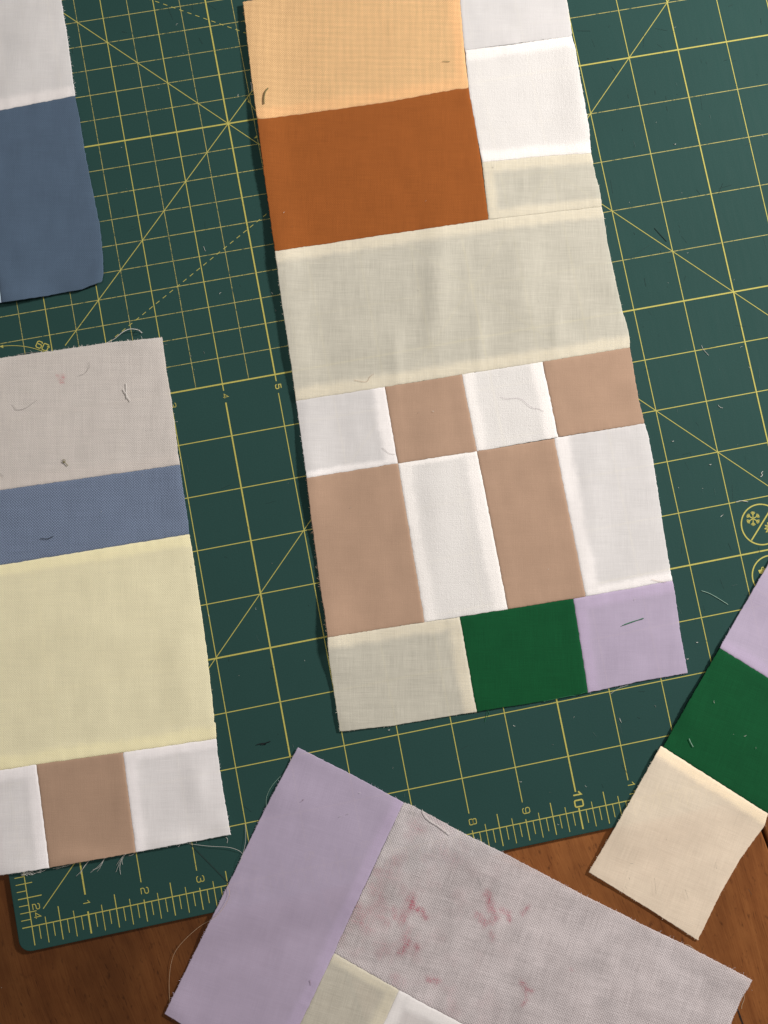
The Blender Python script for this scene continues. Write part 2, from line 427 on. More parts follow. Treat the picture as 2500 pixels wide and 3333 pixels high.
# ruler scales
r = MB(); rb = MB()
line(r, -0.17, 0, 36.2, 0, MD, Z1)
line(r, 0, -0.33, 0, 24.2, MD, Z2)
for k in range(0, 289):
    u = k / 8
    up, dn = {0: (0.055, 0.33), 4: (0.25, 0.33), 2: (0.12, 0.33), 6: (0.12, 0.33)}.get(k % 8, (0.0, 0.24))
    if k == 0: continue
    if u in (1, 10, 15, 20):
        rb = MB(); rb.ribbon([uvp(u, -dn), uvp(u, up)], TH, Z4); rb.build('bold_ruler_tick', INK, mat_o)
    else: line(r, u, -dn, u, up, MD if k % 4 == 0 else TN * 1.1, Z3)
for k in range(1, 193):
    v = k / 8
    rt = {0: 0.05, 4: 0.25, 2: 0.12, 6: 0.12}.get(k % 8, 0.0)
    line(r, -0.17, v, rt, v, MD if k % 4 == 0 else TN * 1.1, Z3)
r.build('ruler_scale', INK, mat_o)

# squared numerals (unit box, y up)
def loop(x0, x1, y0, y1, r=0.16):
    return rrect(x0, x1, y0, y1, r, 3)
G = {
 '0': [('c', loop(0, .78, 0, 1))],
 '1': [('o', [(.02, .70), (.40, .98), (.40, 0)])],
 '2': [('o', [(0, .74), (0, .86), (.14, 1), (.62, 1), (.78, .86), (.78, .62), (.64, .50), (.16, .46), (0, .32), (0, 0), (.78, 0)])],
 '3': [('o', [(0, .80), (.04, .92), (.16, 1), (.62, 1), (.76, .88), (.76, .64), (.62, .53), (.26, .53)]), ('o', [(.62, .50), (.78, .40), (.78, .14), (.62, 0), (.16, 0), (.02, .10), (0, .24)])],
 '4': [('o', [(.60, 0), (.60, 1), (0, .26), (.82, .26)])],
 '5': [('o', [(.74, 1), (.04, 1), (.02, .58), (.62, .58), (.78, .46), (.78, .14), (.62, 0), (.14, 0), (0, .14), (0, .24)])],
 '6': [('o', [(.76, .80), (.64, 1), (.16, 1), (0, .84), (0, .16), (.16, 0), (.62, 0), (.78, .16), (.78, .44), (.62, .58), (.04, .58)])],
 '7': [('o', [(0, 1), (.78, 1), (.30, 0)])],
 '8': [('c', loop(.03, .75, .55, 1, .12)), ('c', loop(0, .78, 0, .52, .14))],
 '9': [('o', [(.02, .20), (.14, 0), (.62, 0), (.78, .16), (.78, .84), (.62, 1), (.16, 1), (0, .84), (0, .56), (.16, .42), (.74, .42)])],
}
def numeral(text, u, v, h, ang, w, gap=1.12, bold=False):
    """centre at mat inches (u, v); ang = direction of the glyph's right, degrees in mat axes"""
    mb = MB(); ca, sa = math.cos(math.radians(ang)), math.sin(math.radians(ang))
    tot = (len(text) - 1) * gap + 0.78
    for i, ch in enumerate(text):
        for kind, pts in G[ch]:
            q = []
            for x, y in pts:
                X = (x + i * gap - tot / 2) * h; Y = (y - 0.5) * h
                q.append(uvp(u + X * ca - Y * sa, v + X * sa + Y * ca))
            mb.ribbon(q, w, Z4 + 0.00002 * (0 if bold else 1), closed=(kind == 'c'))
    return mb.build('numeral', INK, mat_o)
NH = 0.128
for u in range(2, 36):
    if u % 5 == 0: numeral(str(u), u + 0.02, 0.215, 0.15, -90, TH * 0.95, 1.05, True)
    elif u < 10: numeral(str(u), u + 0.04, 0.205, NH, -90, MD * 0.85)
    else: numeral(str(u), u + 0.04, 0.19, NH, -90, MD * 0.85, 1.25)
numeral('1', 1.0, 0.205, 0.115, -90, MD * 0.8)
numeral('24', 0.125, 0.245, 0.118, -90, MD * 0.85, 1.30)
numeral('23', 0.125, 1.20, 0.118, -90, MD * 0.85, 1.30)
numeral('3', 4.03, 8.765, 0.10, -90, MD * 0.7)
numeral('4', 5.02, 8.765, 0.10, -90, MD * 0.7)
numeral('5', 6.02, 8.765, 0.10, -90, MD * 1.1)
# the 60 degree mark with its arc and arrow heads
def uvof(px, py):
    q = P(px, py); return (q.x / IN, q.y / IN)
q0, q1 = uvof(121, 1118), uvof(160, 1134)
ang = math.degrees(math.atan2(q1[1] - q0[1], q1[0] - q0[0]))
cx, cy = uvof(138, 1126)
numeral('60', cx, cy, 0.125, ang, MD * 1.15, 1.0, True)
d = MB()
dc = P(158, 1129); d.ribbon([(dc.x + 0.0005 * math.cos(t * math.pi / 4), dc.y + 0.0005 * math.sin(t * math.pi / 4)) for t in range(8)], TN * 0.9, Z4, closed=True)
d.build('degree_sign', INK, mat_o)
d = MB()
arc = [(-70, 1145), (-30, 1132), (0, 1127.5), (38, 1125), (75, 1127), (110, 1134), (146, 1146), (190, 1166), (230, 1192)]
d.ribbon([P(x, y).to_2d() for x, y in smooth_line(arc, 4)], TN * 0.85, Z3 + 0.00001)
d.build('angle_arc', INK, mat_o); d = MB()
arc2 = [(805, 318), (812, 332), (818, 342), (826, 353), (845, 376), (868, 410)]
d.ribbon([P(x, y).to_2d() for x, y in arc2], TN * 0.85, Z3 + 0.00001)
d.build('angle_arc', INK, mat_o)
for tri in (((-2, 1128), (11, 1133), (10, 1123)), ((826, 451), (835, 441), (838, 449)), ((805, 330), (812, 328), (812, 336))):
    d = MB(); d.poly([P(x, y).to_2d() for x, y in tri], Z4); d.build('arrow_head', INK, mat_o)

# round care pictograms at the right edge
d = MB()
c1 = P(2478, 1707).to_2d(); R1 = 0.385 * IN
circ = lambda c, R, n=48: [(c[0] + R * math.cos(2 * math.pi * k / n), c[1] + R * math.sin(2 * math.pi * k / n)) for k in range(n)]
d.ribbon(circ(c1, R1), TH * 0.9, Z3 + 0.00001, closed=True)
s2 = R1 * 0.7071 - TH * 0.3
dirs = Vector((0.70, 0.714))
d.ribbon([c1 - dirs * R1 * 0.95, c1 + dirs * R1 * 0.95], TH * 0.95, Z4)
fl = P(2451, 1688).to_2d(); FR = 0.00345
for k in range(6):
    t = math.radians(60 * k + 19)
    e = Vector((math.cos(t), math.sin(t))); nrm = Vector((-e.y, e.x))
    d.ribbon([fl + e * 0.0002, fl + e * FR], 0.00042, Z4 + 0.00001 + 0.000001 * k)
    for s in (-1, 1):
        d.ribbon([fl + e * FR * 0.52, fl + e * FR * 0.86 + nrm * s * FR * 0.30], 0.00034, Z5 + 0.00001 + 0.000001 * k)
        d.ribbon([fl + e * FR * 0.72, fl + e * FR * 0.97 + nrm * s * FR * 0.20], 0.0003, Z5 + 0.00002 + 0.000001 * k)
sun = P(2509, 1719).to_2d()
d.ribbon(circ(sun, 0.0019, 24), 0.0005, Z4, closed=True)
for k in range(11):
    t = 2 * math.pi * k / 11 + 0.2
    e = Vector((math.cos(t), math.sin(t))); nrm = Vector((-e.y, e.x))
    d.poly([sun + e * 0.0023 + nrm * 0.00055, sun + e * 0.0034, sun + e * 0.0023 - nrm * 0.00055], Z4)
d.build('snow_and_sun_symbol', INK, mat_o)
d = MB()
c2 = P(2514, 1874).to_2d()
d.ribbon(circ(c2, R1), TH * 0.9, Z3 + 0.00001, closed=True)
d.poly([P(x, y).to_2d() for x, y in ((2467.5, 1856), (2480, 1853), (2500, 1846), (2520, 1846), (2512, 1872), (2473, 1867.5))], Z4)
d.ribbon([P(x, y).to_2d() for x, y in ((2478, 1853), (2480, 1847), (2484, 1846), (2486, 1851))], 0.0004, Z5)
d.build('round_symbol', INK, mat_o)

# knife scores and scuffs on the mat
sc, ps = MB(), MB()
def scr(mb, pts, w, z): mb.ribbon([P(x, y).to_2d() for x, y in pts], w, z)
scr(sc, [(618, 2745), (660, 2788), (705, 2834), (745, 2876)], 0.0004, Z5 + 0.00003)
scr(sc, [(880, 2172), (893, 2178)], 0.0002, Z5 + 0.00003)
for _ in range(300):
    x = random.choice((random.uniform(1900, 2500), random.uniform(1900, 2500), random.uniform(200, 1000), random.uniform(700, 1900)))
    y = random.uniform(0, 2900)
    a_ = random.gauss(math.radians(random.choice((80, 80, 170, 60))), 0.25); L = random.expovariate(1 / 14) + 4
    w = random.uniform(0.00005, 0.00013)
    (scr)(sc if random.random() < 0.72 else ps, [(x, y), (x + L * math.cos(a_), y + L * math.sin(a_))], w, Z5 + 0.00004 + random.random() * 0.00001)
sc.build('knife_score', CUT, mat_o, kind='stuff'); ps.build('pale_scuff', PALE_SCUFF, mat_o, kind='stuff')

# ------------------------------------------------------------------ quilt blocks
def jit(x, y):
    return (x + 1.7 * noise.noise(Vector((x / 7, y / 7, 1.7))) + 0.9 * noise.noise(Vector((x / 28, y / 28, 4.1))),
            y + 1.7 * noise.noise(Vector((x / 7, y / 7, 9.3))) + 0.9 * noise.noise(Vector((x / 28, y / 28, 6.6))))

class Block:
    def __init__(self, name, label, cat, base, lifts=(), seed=0, amp=0.0004, angle=0.0, drape=False, group='pieced quilt blocks'):
        self.base, self.lifts, self.seed, self.amp, self.drape = base, lifts, seed, amp, drape
        self.ca, self.sa = math.cos(angle), math.sin(angle)
        self.polys = []
        self.cat = (name, label, cat, group); self.root = None
    def h(self, px, py):
        q = P(px, py); x, y = q.x, q.y
        z = self.base + self.amp * (noise.noise(Vector((x * 22, y * 22, self.seed))) * 0.7 + noise.noise(Vector((x * 60, y * 60, self.seed + 5))) * 0.35 + noise.noise(Vector((x * 150 * self.ca + y * 150 * self.sa, (y * self.ca - x * self.sa) * 70, self.seed + 9))) * 0.20) + self.amp * 0.5
        for lx, ly, hh, rx, ry in self.lifts:
            e = ((px - lx) / rx) ** 2 + ((py - ly) / ry) ** 2
            if e < 9: z += hh * math.exp(-e)
        if self.drape:
            # off the mat edge the cloth sinks towards the table
            d_ = max(Y0 - y, X0 - x)
            if d_ > -0.002:
                s = min(1.0, max(0.0, (d_ + 0.001) / 0.022)); s = s * s * (3 - 2 * s)
                z -= s * (MAT_T - 0.0001)
        return z
    def start(self, px, py):
        q = P(px, py)
        self.root = empty(self.cat[0], (q.x, q.y, 0.0), self.cat[1], self.cat[2], self.cat[3])

def plen(pts):
    s = [0.0]
    for a_, b_ in zip(pts, pts[1:]): s.append(s[-1] + math.dist(a_, b_))
    return s
def at(pts, s, t):
    d_ = t * s[-1]
    for i in range(len(pts) - 1):
        if d_ <= s[i + 1] or i == len(pts) - 2:
            f = (d_ - s[i]) / max(1e-9, s[i + 1] - s[i])
            return (pts[i][0] + (pts[i + 1][0] - pts[i][0]) * f, pts[i][1] + (pts[i + 1][1] - pts[i][1]) * f)

def params(L, e0, e1, step):
    """grid stations 0..1 along a side of L millimetres, dense at seams"""
    dn = [0, .25, .55, 1.0, 1.7, 2.8, 4.2, 5.6, 6.4, 7.4]; fr = [0, .3, .8, 1.6, 2.8]
    a_ = [x for x in (fr if e0 == 'f' else dn) if x < L * .45]
    b_ = [L - x for x in (fr if e1 == 'f' else dn) if x < L * .45]
    mid0, mid1 = a_[-1], min(b_)
    k = max(1, int((mid1 - mid0) / step))
    out = a_ + [mid0 + (mid1 - mid0) * i / k for i in range(1, k)] + sorted(b_)
    return [x / L for x in out]

ALLOW = 6.2
STAINS = {}
def patch(B, label, fab, tl, tr, bl, br, e, T=(), Bm=(), L=(), R=(), allow='', step=1.15, stain=None, fringe=1.0, wide={}):
    """e: edge kinds top, right, bottom, left: f free, s seam, h seam pressed towards this patch"""
    if B.root is None: B.start(*bl)
    top, bot, lef, rig = [tl, *T, tr], [bl, *Bm, br], [tl, *L, bl], [tr, *R, br]
    st, sb, sl, sr = plen(top), plen(bot), plen(lef), plen(rig)
    MMPX = 0.1465
    Lu, Lv = (st[-1] + sb[-1]) / 2 * MMPX, (sl[-1] + sr[-1]) / 2 * MMPX
    us, vs = params(Lu, e[3], e[1], step), params(Lv, e[0], e[2], step)
    def coons(u, v):
        t_, b_, l_, r_ = at(top, st, u), at(bot, sb, u), at(lef, sl, v), at(rig, sr, v)
        return tuple((1 - v) * t_[i] + v * b_[i] + (1 - u) * l_[i] + u * r_[i]
                     - ((1 - u) * (1 - v) * tl[i] + u * (1 - v) * tr[i] + (1 - u) * v * bl[i] + u * v * br[i]) for i in (0, 1))
    def dists(u, v): return {'t': v * Lv, 'b': (1 - v) * Lv, 'l': u * Lu, 'r': (1 - u) * Lu}
    ek = dict(zip('trbl', e))
    def height(u, v, px, py):
        z = B.h(px, py); d_ = dists(u, v)
        for k, kind in ek.items():
            x = d_[k]
            if kind == 'f':
                if x < 3: z -= 0.00012 * (1 - x / 3)
                continue
            z -= (0.00003 if kind == 'n' else 0.00013) * math.exp(-(x / 0.45) ** 2)
            if k in allow or kind == 'h':
                s = 1 - math.exp(-x / 0.9)
                f = 1 / (1 + math.exp((x - wide.get(k, ALLOW)) / 0.8))
                z += 0.00011 * s * f
            al = (u * Lu if k in 'tb' else v * Lv)
            z += 0.00011 * noise.noise(Vector((al / 3.2, B.seed * 3.1, ord(k)))) * math.exp(-(x / 4.5) ** 2) * (1 - math.exp(-x / 0.5))
        return z
    def point(u, v, dz=0.0):
        px, py = jit(*coons(u, v)); z = height(u, v, px, py) + dz
        return P(px, py, z), (px, py)
    verts, uvs, stn = [], [], []
    nu, nv = len(us), len(vs)
    for v in vs:
        for u in us:
            p, pp = point(u, v); verts.append(p)
            uvs.append((p.x * B.ca + p.y * B.sa, -p.x * B.sa + p.y * B.ca))
            if stain: stn.append(stain(*pp))
    faces = [(j * nu + i, (j + 1) * nu + i, (j + 1) * nu + i + 1, j * nu + i + 1) for j in range(nv - 1) for i in range(nu - 1)]
    # turned-down rim: cut edge thickness, or the fold at a seam
    rim = {'t': [i for i in range(nu)], 'b': [(nv - 1) * nu + i for i in range(nu - 1, -1, -1)],
           'l': [j * nu for j in range(nv - 1, -1, -1)], 'r': [j * nu + nu - 1 for j in range(nv)]}
    for k, idx in rim.items():
        dz = 0.00022 if ek[k] == 'f' else 0.00020
        b0 = len(verts)
        for i in idx:
            q = verts[i]; verts.append(Vector((q.x, q.y, q.z - dz))); uvs.append(uvs[i])
            if stain: stn.append(stn[i])
        for n_ in range(len(idx) - 1): faces.append((idx[n_], idx[n_ + 1], b0 + n_ + 1, b0 + n_))
    fm, am, tm = FAB[fab]
    o = mesh_obj('patch', verts, faces, fm, B.root, True, uvs, {'stain': stn} if stain else None)
    o['label'] = label
    # seam allowances folded underneath
    for k in allow:
        w = wide.get(k, ALLOW); rows = [0.0, .3, .6, .8, .9, 1.0, 1.12]
        av, auv, afr = [], [], []
        along = us if k in 'tb' else vs
        for rr in rows:
            for s in along:
                x = rr * w
                if k == 't': u, v = s, min(1, x / Lv)
                elif k == 'b': u, v = s, max(0, 1 - x / Lv)
                elif k == 'l': u, v = min(1, x / Lu), s
                else: u, v = max(0, 1 - x / Lu), s
                p, _ = point(u, v, -0.00030)
                av.append(p); auv.append((p.x, p.y)); afr.append(rr / 1.12)
        na = len(along)
        af = [(j * na + i, (j + 1) * na + i, (j + 1) * na + i + 1, j * na + i + 1) for j in range(len(rows) - 1) for i in range(na - 1)]
        a_ = mesh_obj('seam_allowance', av, af, am, None, True, auv, {'fray': afr}); a_.parent = o
    # frayed cut edges
    fr = MB()
    for k, kind in ek.items():
        if kind != 'f' or fringe <= 0: continue
        Lk = Lu if k in 'tb' else Lv
        for _ in range(int(Lk * 0.9 * fringe)):
            s = random.random()
            u, v = {'t': (s, 0), 'b': (s, 1), 'l': (0, s), 'r': (1, s)}[k]
            p, (px, py) = point(u, v, -0.00012)
            if not (-60 < px < 2560 and -60 < py < 3400): continue
            ui, vi = {'t': (s, .04), 'b': (s, .96), 'l': (.04, s), 'r': (.96, s)}[k]
            q, _ = point(ui, vi); out = (p - q); out.z = 0; out.normalize()
            side = Vector((-out.y, out.x, 0)) * random.uniform(-1.2, 1.2)
            ln = min(0.0014, random.expovariate(1 / 0.00016) + 0.00008) * (1.5 if fringe > 1 else 1)
            dz = random.uniform(-0.0001, 0.0001)
            fr.tube([p - out * 0.0003, p + out * ln * .5 + Vector((0, 0, dz)), p + (out + side * .6).normalized() * ln + Vector((0, 0, dz * 1.5))], random.uniform(0.00003, 0.00006), 3)
    if fr.v:
        f_ = fr.build('frayed_edge', tm, None, kind='stuff'); f_.parent = o
    B.polys.append((top + rig[1:] + bot[::-1][1:] + lef[::-1][1:-1], B))
    return o

# --- centre block
A = Block('quilt_block', 'long pieced quilt block in the centre with rust orange rectangle and tan and white checks', 'quilt block', 0.0007,
          lifts=[(800, 150, .0020, 90, 260), (850, 500, .0024, 70, 200), (905, 850, .0028, 80, 160), (940, 1130, .0022, 70, 160), (1000, 1560, .0021, 60, 200),
                 (1060, 2060, .0030, 80, 130), (1110, 2330, .0006, 60, 60), (1420, 930, .0013, 45, 200), (1700, 900, .0009, 60, 170), (1560, 1110, .0005, 22, 90), (1290, 1160, .0005, 22, 80), (1810, 1060, .0005, 20, 80),
                 (1890, 300, .0012, 60, 140), (2010, 900, .0008, 60, 150), (1960, 640, .0009, 70, 40), (1600, 120, .0006, 140, 60), (2080, 1250, .0008, 80, 60),
                 (1420, 1700, .0007, 60, 260), (1920, 1700, .0008, 50, 260)], seed=1, angle=-0.19)
patch(A, 'peach patch at the top left', 'peach_cotton', (790, 6), (1484, -112), (837, 386), (1525, 287), 'fssf',
      L=[(797, 66), (808, 163), (820, 265)], Bm=[(862, 386), (985, 371), (1270, 331), (1480, 291)], R=[(1497, 0), (1510, 152)], allow='br')
patch(A, 'rust orange patch', 'rust_cotton', (837, 386), (1525, 287), (895, 818), (1590.5, 714), 'hhsf',
      T=[(862, 386), (985, 371), (1270, 331), (1480, 291)], L=[(864, 600)], R=[(1552, 434), (1567, 535)])
patch(A, 'greyish white patch at the top right', 'grey_white_lawn', (1484, -112), (1828, -168), (1514, 163), (1861, 117), 'sfss',
      L=[(1497, 0), (1510, 152)], R=[(1845, 0), (1855, 60)], allow='')
patch(A, 'brushed white patch', 'white_flannel', (1514, 163), (1861, 117), (1569, 528), (1923, 498), 'sfhs',
      T=[(1640, 148)], L=[(1525, 287), (1552, 434)], R=[(1874, 164), (1886, 239), (1906, 348), (1919, 428)], Bm=[(1750, 510)], allow='tb')
patch(A, 'narrow cream patch', 'cream_lawn', (1569, 528), (1923, 498), (1590.5, 714), (1957, 672), 'sfns',
      T=[(1750, 510)], R=[(1926, 508), (1936, 562), (1950, 607), (1957, 655)], allow='tbl', wide={'l': 5.6, 't': 6.0, 'b': 5.0})
patch(A, 'wide cream band', 'cream_lawn', (895, 818), (1957, 672), (963.6, 1304.8), (2050, 1131), 'sfsf',
      T=[(1590.5, 714)], R=[(1964, 697), (1978, 795), (2003, 910), (2026, 1014), (2042, 1065), (2049, 1098)],
      Bm=[(1252, 1260), (1503, 1219), (1765.5, 1178)], L=[(919, 1000), (929, 1063), (946, 1178)], allow='tb', wide={'b': 6.8})
r1 = [(963.6, 1304.8), (1252, 1260), (1503, 1219), (1765.5, 1178), (2050, 1131)]
r2 = [(998, 1556), (1295, 1508), (1552.4, 1469), (1817, 1423), (2098, 1378)]
patch(A, 'small white check under the cream band', 'white_lawn', r1[0], r1[1], r2[0], r2[1], 'sssf', allow='rb', wide={'b': 3.5, 'r': 7.0})
patch(A, 'small tan check', 'tan_cotton', r1[1], r1[2], r2[1], r2[2], 'shhh')
patch(A, 'small brushed white check', 'white_flannel', r1[2], r1[3], r2[2], r2[3], 'ssss', allow='lr', wide={'r': 7.5})
patch(A, 'small tan check at the right end', 'tan_cotton', r1[3], r1[4], r2[3], r2[4], 'hfhh', R=[(2058, 1179), (2068, 1239), (2080, 1304)])
r3 = [(998, 1556), (1295, 1508), (1552.4, 1469), (1803.4, 1427.5), (2098, 1378)]
r4 = [(1066, 2075), (1382, 2025), (1653, 1983), (1906.5, 1942), (2188.6, 1890)]
patch(A, 'tall tan rectangle at the left', 'tan_cotton', r3[0], r3[1], r4[0], r4[1], 'shhf', L=[(1011, 1675), (1028, 1795.6), (1045, 1930), (1057.7, 2003)], fringe=2.0)
patch(A, 'tall brushed white rectangle', 'white_flannel', r3[1], r3[2], r4[1], r4[2], 'ssss', allow='lrt', wide={'r': 7.8, 'l': 7, 't': 2.6})
patch(A, 'tall tan rectangle', 'tan_cotton', r3[2], r3[3], r4[2], r4[3], 'hhhh')
patch(A, 'tall white rectangle at the right', 'white_lawn', r3[3], r3[4], r4[3], r4[4], 'sfss', T=[(1817, 1424)],
      R=[(2110, 1418), (2126, 1499), (2153, 1678), (2169.6, 1786.6)], allow='lb', wide={'l': 7.8, 'b': 5.0})
r5 = [(1106.5, 2381), (1551, 2316.6), (1914.6, 2254.6), (2238.5, 2190.6)]
patch(A, 'cream patch at the lower left corner', 'cream_lawn', r4[0], (1496, 2008.5), r5[0], r5[1], 'hsff', T=[(1382, 2025)],
      L=[(1068.5, 2122), (1087.5, 2258)], Bm=[(1272, 2363), (1420, 2338)], allow='tr', wide={'r': 7.0})
patch(A, 'bottle green patch', 'green_cotton', (1496, 2008.5), (1866, 1949), r5[1], r5[2], 'hhfs', T=[(1653, 1983)], Bm=[(1763, 2284)])
patch(A, 'lilac patch', 'lilac_cotton', (1866, 1949), r4[4], r5[2], r5[3], 'hffs', T=[(1906.5, 1942)], R=[(2197, 1930), (2213, 2049.5)],
      Bm=[(2088, 2216.6)], allow='tl')

# --- slate blue block, upper left
Bk = Block('quilt_block', 'white and slate blue quilt block lying at the upper left of the mat', 'quilt block', 0.0008,
           lifts=[(265, 930, .0012, 90, 50), (330, 880, .0010, 50, 60), (60, 970, .0020, 90, 50), (300, 500, .0005, 60, 200), (120, 120, .0009, 80, 100), (40, 250, .0008, 60, 70)], seed=2, angle=-0.19, amp=0.0006)
patch(Bk, 'white patch', 'grey_white_lawn', (-560, -10), (185, -90), (-560, 448), (244, 312), 'sfss', Bm=[(0, 359)],
      R=[(199, 0), (217, 108), (232, 223)], allow='b', fringe=2.6)
patch(Bk, 'slate blue patch', 'slate_cotton', (-60, 369), (244, 312), (4, 985), (331.5, 916), 'hffh', T=[(0, 359)],
      R=[(259, 386), (277, 500), (307.4, 651), (325.5, 735), (334.6, 838), (336, 890)], Bm=[(151, 963), (265, 942)], L=[(-32, 680)])
patch(Bk, 'pale blue patch at the frame edge', 'pale_blue_cotton', (-560, 448), (-60, 369), (-500, 1075), (4, 985), 'ssfs', R=[(-32, 680)])

# --- yellow block, left
def ostain(x, y):
    pts = [(190, 1223), (193, 1234), (197, 1241), (203, 1241), (207, 1230), (206, 1224)]
    d_ = min(math.dist((x, y), p) for p in pts)
    return min(1.0, 1.6 * math.exp(-(d_ / 4.0) ** 2))
Ck = Block('quilt_block', 'left quilt block with oatmeal top, blue band and large pale yellow patch', 'quilt block', 0.0007,
           lifts=[(710, 2380, .0006, 50, 60), (745, 2700, .0007, 60, 60), (600, 1600, .0005, 60, 200), (450, 1110, .0006, 80, 50), (300, 2805, .0016, 170, 40), (100, 2840, .0010, 90, 30), (560, 2755, .0010, 110, 40),
                  (600, 2150, .0008, 60, 160), (250, 2050, .0007, 150, 70), (640, 2560, .0009, 40, 80)], seed=3, angle=-0.17, drape=True)
patch(Ck, 'oatmeal patch with a small red mark', 'oatmeal_cotton', (-330, 1214), (527.5, 1098), (-300, 1645), (585, 1512.4), 'ffss', stain=ostain,
      T=[(0, 1165.8), (205, 1137), (350, 1115.7)], Bm=[(0, 1595.6)], R=[(542.5, 1211), (557.6, 1301), (577, 1452), (579, 1476)], allow='b', fringe=1.5)
patch(Ck, 'blue grey band', 'blue_linen', (-300, 1645), (585, 1512.4), (-290, 1889), (616, 1738.5), 'hfhs', T=[(0, 1595.6)], Bm=[(0, 1839.7)], R=[(594, 1579), (612, 1697)])
patch(Ck, 'large pale yellow patch', 'yellow_cotton', (-290, 1889), (616, 1738.5), (-260, 2549), (703.6, 2404.5), 'sfss', T=[(0, 1839.7)],
      Bm=[(0, 2507.6), (118, 2488.6), (400, 2449)], R=[(627, 1802), (642, 1904), (672.7, 2117), (697, 2334), (695.5, 2350), (701.5, 2352)], allow='tb', wide={'b': 7.5})
patch(Ck, 'white patch at the frame edge', 'crisp_white_cotton', (-260, 2549), (118, 2488.6), (-240, 2893), (161, 2825), 'ssfs', T=[(0, 2507.6)], Bm=[(0, 2849.6)], allow='tr')
patch(Ck, 'tan patch', 'tan_cotton', (118, 2488.6), (400, 2449), (161, 2825), (442, 2774.7), 'hhfh')
patch(Ck, 'white patch at the lower right corner', 'crisp_white_cotton', (400, 2449), (703.6, 2404.5), (442, 2774.7), (751, 2716.6), 'sffs',
      R=[(708, 2440), (706, 2442), (711, 2475), (727, 2578)], allow='tl', wide={'l': 6.8, 't': 5.0})

# --- lilac strip with printed cloth, bottom
strokes = [([(1337, 2922), (1342, 2940), (1350, 2957)], 12, 1), ([(1350, 2957), (1374, 2963), (1387, 2990)], 8, 1), ([(1338, 2957), (1314, 2974), (1310, 3002)], 12, .7),
           ([(1283, 2958), (1284, 2986)], 10, .6), ([(1588, 2910), (1594, 2940), (1602, 2963)], 12, .9), ([(1602, 2963), (1615, 2988), (1580, 3005), (1555, 2978)], 12, .8),
           ([(1633, 2960), (1654, 2972), (1658, 2997)], 8, .9), ([(1597, 3033), (1603, 3058)], 8, .6), ([(1702, 2972), (1718, 2954)], 7, .9), ([(1356, 3076), (1357, 3084)], 7, 1),
           ([(1328, 3066), (1316, 3086), (1302, 3099)], 9, .9), ([(1395, 3189), (1420, 3194)], 10, .9), ([(1699, 3200), (1711, 3222), (1729, 3226)], 8, 1), ([(1711, 3222), (1714, 3255), (1700, 3272)], 6, .7),
           ([(1858, 3152), (1861, 3157)], 4, .5), ([(1235, 2835), (1262, 2842)], 16, .35), ([(1215, 2890), (1240, 2925)], 18, .4), ([(1345, 2685), (1372, 2702)], 14, .4), ([(1170, 3000), (1200, 3030)], 18, .4),
           ([(1290, 2795), (1310, 2790)], 16, .35), ([(1330, 3020), (1318, 3060)], 12, .4), ([(1452, 2780), (1480, 2800)], 20, .3), ([(1245, 2992), (1262, 3005)], 12, .35)]
def seg_d(x, y, a_, b_):
    vx, vy = b_[0] - a_[0], b_[1] - a_[1]
    t_ = max(0, min(1, ((x - a_[0]) * vx + (y - a_[1]) * vy) / (vx * vx + vy * vy)))
    return math.hypot(x - a_[0] - t_ * vx, y - a_[1] - t_ * vy)
def vstain(x, y):
    s = 0.0
    nz = noise.noise(Vector((x / 14, y / 14, 3.3))); n2 = noise.noise(Vector((x / 6, y / 6, 7.3)))
    for pts, r_, k_ in strokes:
        if abs(x - pts[0][0]) > 130 or abs(y - pts[0][1]) > 130: continue
        d_ = min(seg_d(x, y, a_, b_) for a_, b_ in zip(pts, pts[1:])) / (r_ * (1 + 0.55 * nz))
        if d_ < 2.5: s = max(s, k_ * math.exp(-d_ * d_ * 0.8) * (0.85 + 0.8 * n2))
    wash = noise.noise(Vector((x / 60, y / 60, 8.8))) + 0.5 * noise.noise(Vector((x / 24, y / 24, 2.8)))
    s += max(0.0, wash + 0.05) * 0.60 * max(0.0, 1 - (x - 1120) / 620)
    return min(1, max(0, s))
Dk = Block('quilt_block', 'quilt block at the bottom with a lilac strip and mauve cloth stained with red print', 'quilt block', 0.0006,
           lifts=[(970, 2440, .0007, 60, 40), (900, 2560, .0005, 50, 90), (560, 3270, .0006, 60, 50), (1300, 2650, .0004, 60, 60), (1700, 2900, .0004, 150, 60), (2440, 3200, .0006, 60, 40)],
           seed=4, angle=-0.49, drape=True, amp=0.0005)
patch(Dk, 'lilac strip', 'lilac_cotton', (969, 2433), (1313.8, 2612), (535, 3299.4), (880, 3516), 'fsff',
      L=[(867.7, 2623), (747, 2870)], R=[(1109, 3051), (1087.7, 3102), (979, 3330)], T=[(1160, 2529)], allow='r', wide={'r': 6.6})
patch(Dk, 'mauve cloth with red print marks', 'printed_voile', (1313.8, 2612), (2449, 3190), (1087.7, 3102), (2255, 3720), 'ffss', stain=vstain, fringe=1.6,
      T=[(1338, 2620), (1500, 2707.5), (1669, 2792), (1904, 2916), (2133, 3030), (2238, 3080)], R=[(2432, 3222), (2416, 3247.5), (2386, 3314)], L=[(1205, 2848), (1109, 3051)],
      Bm=[(1298.7, 3223), (1500, 3330)], step=0.7)
patch(Dk, 'cream patch', 'cream_lawn', (1087.7, 3102), (1298.7, 3223), (880, 3516), (1110, 3628), 'ssfs', R=[(1256.5, 3316)], L=[(979, 3330)], allow='tr', wide={'t': 5, 'r': 7})
patch(Dk, 'white patch', 'white_lawn', (1298.7, 3223), (2255, 3720), (1110, 3628), (2120, 4000), 'sffs', T=[(1500, 3330)], L=[(1256.5, 3316)], allow='tl')

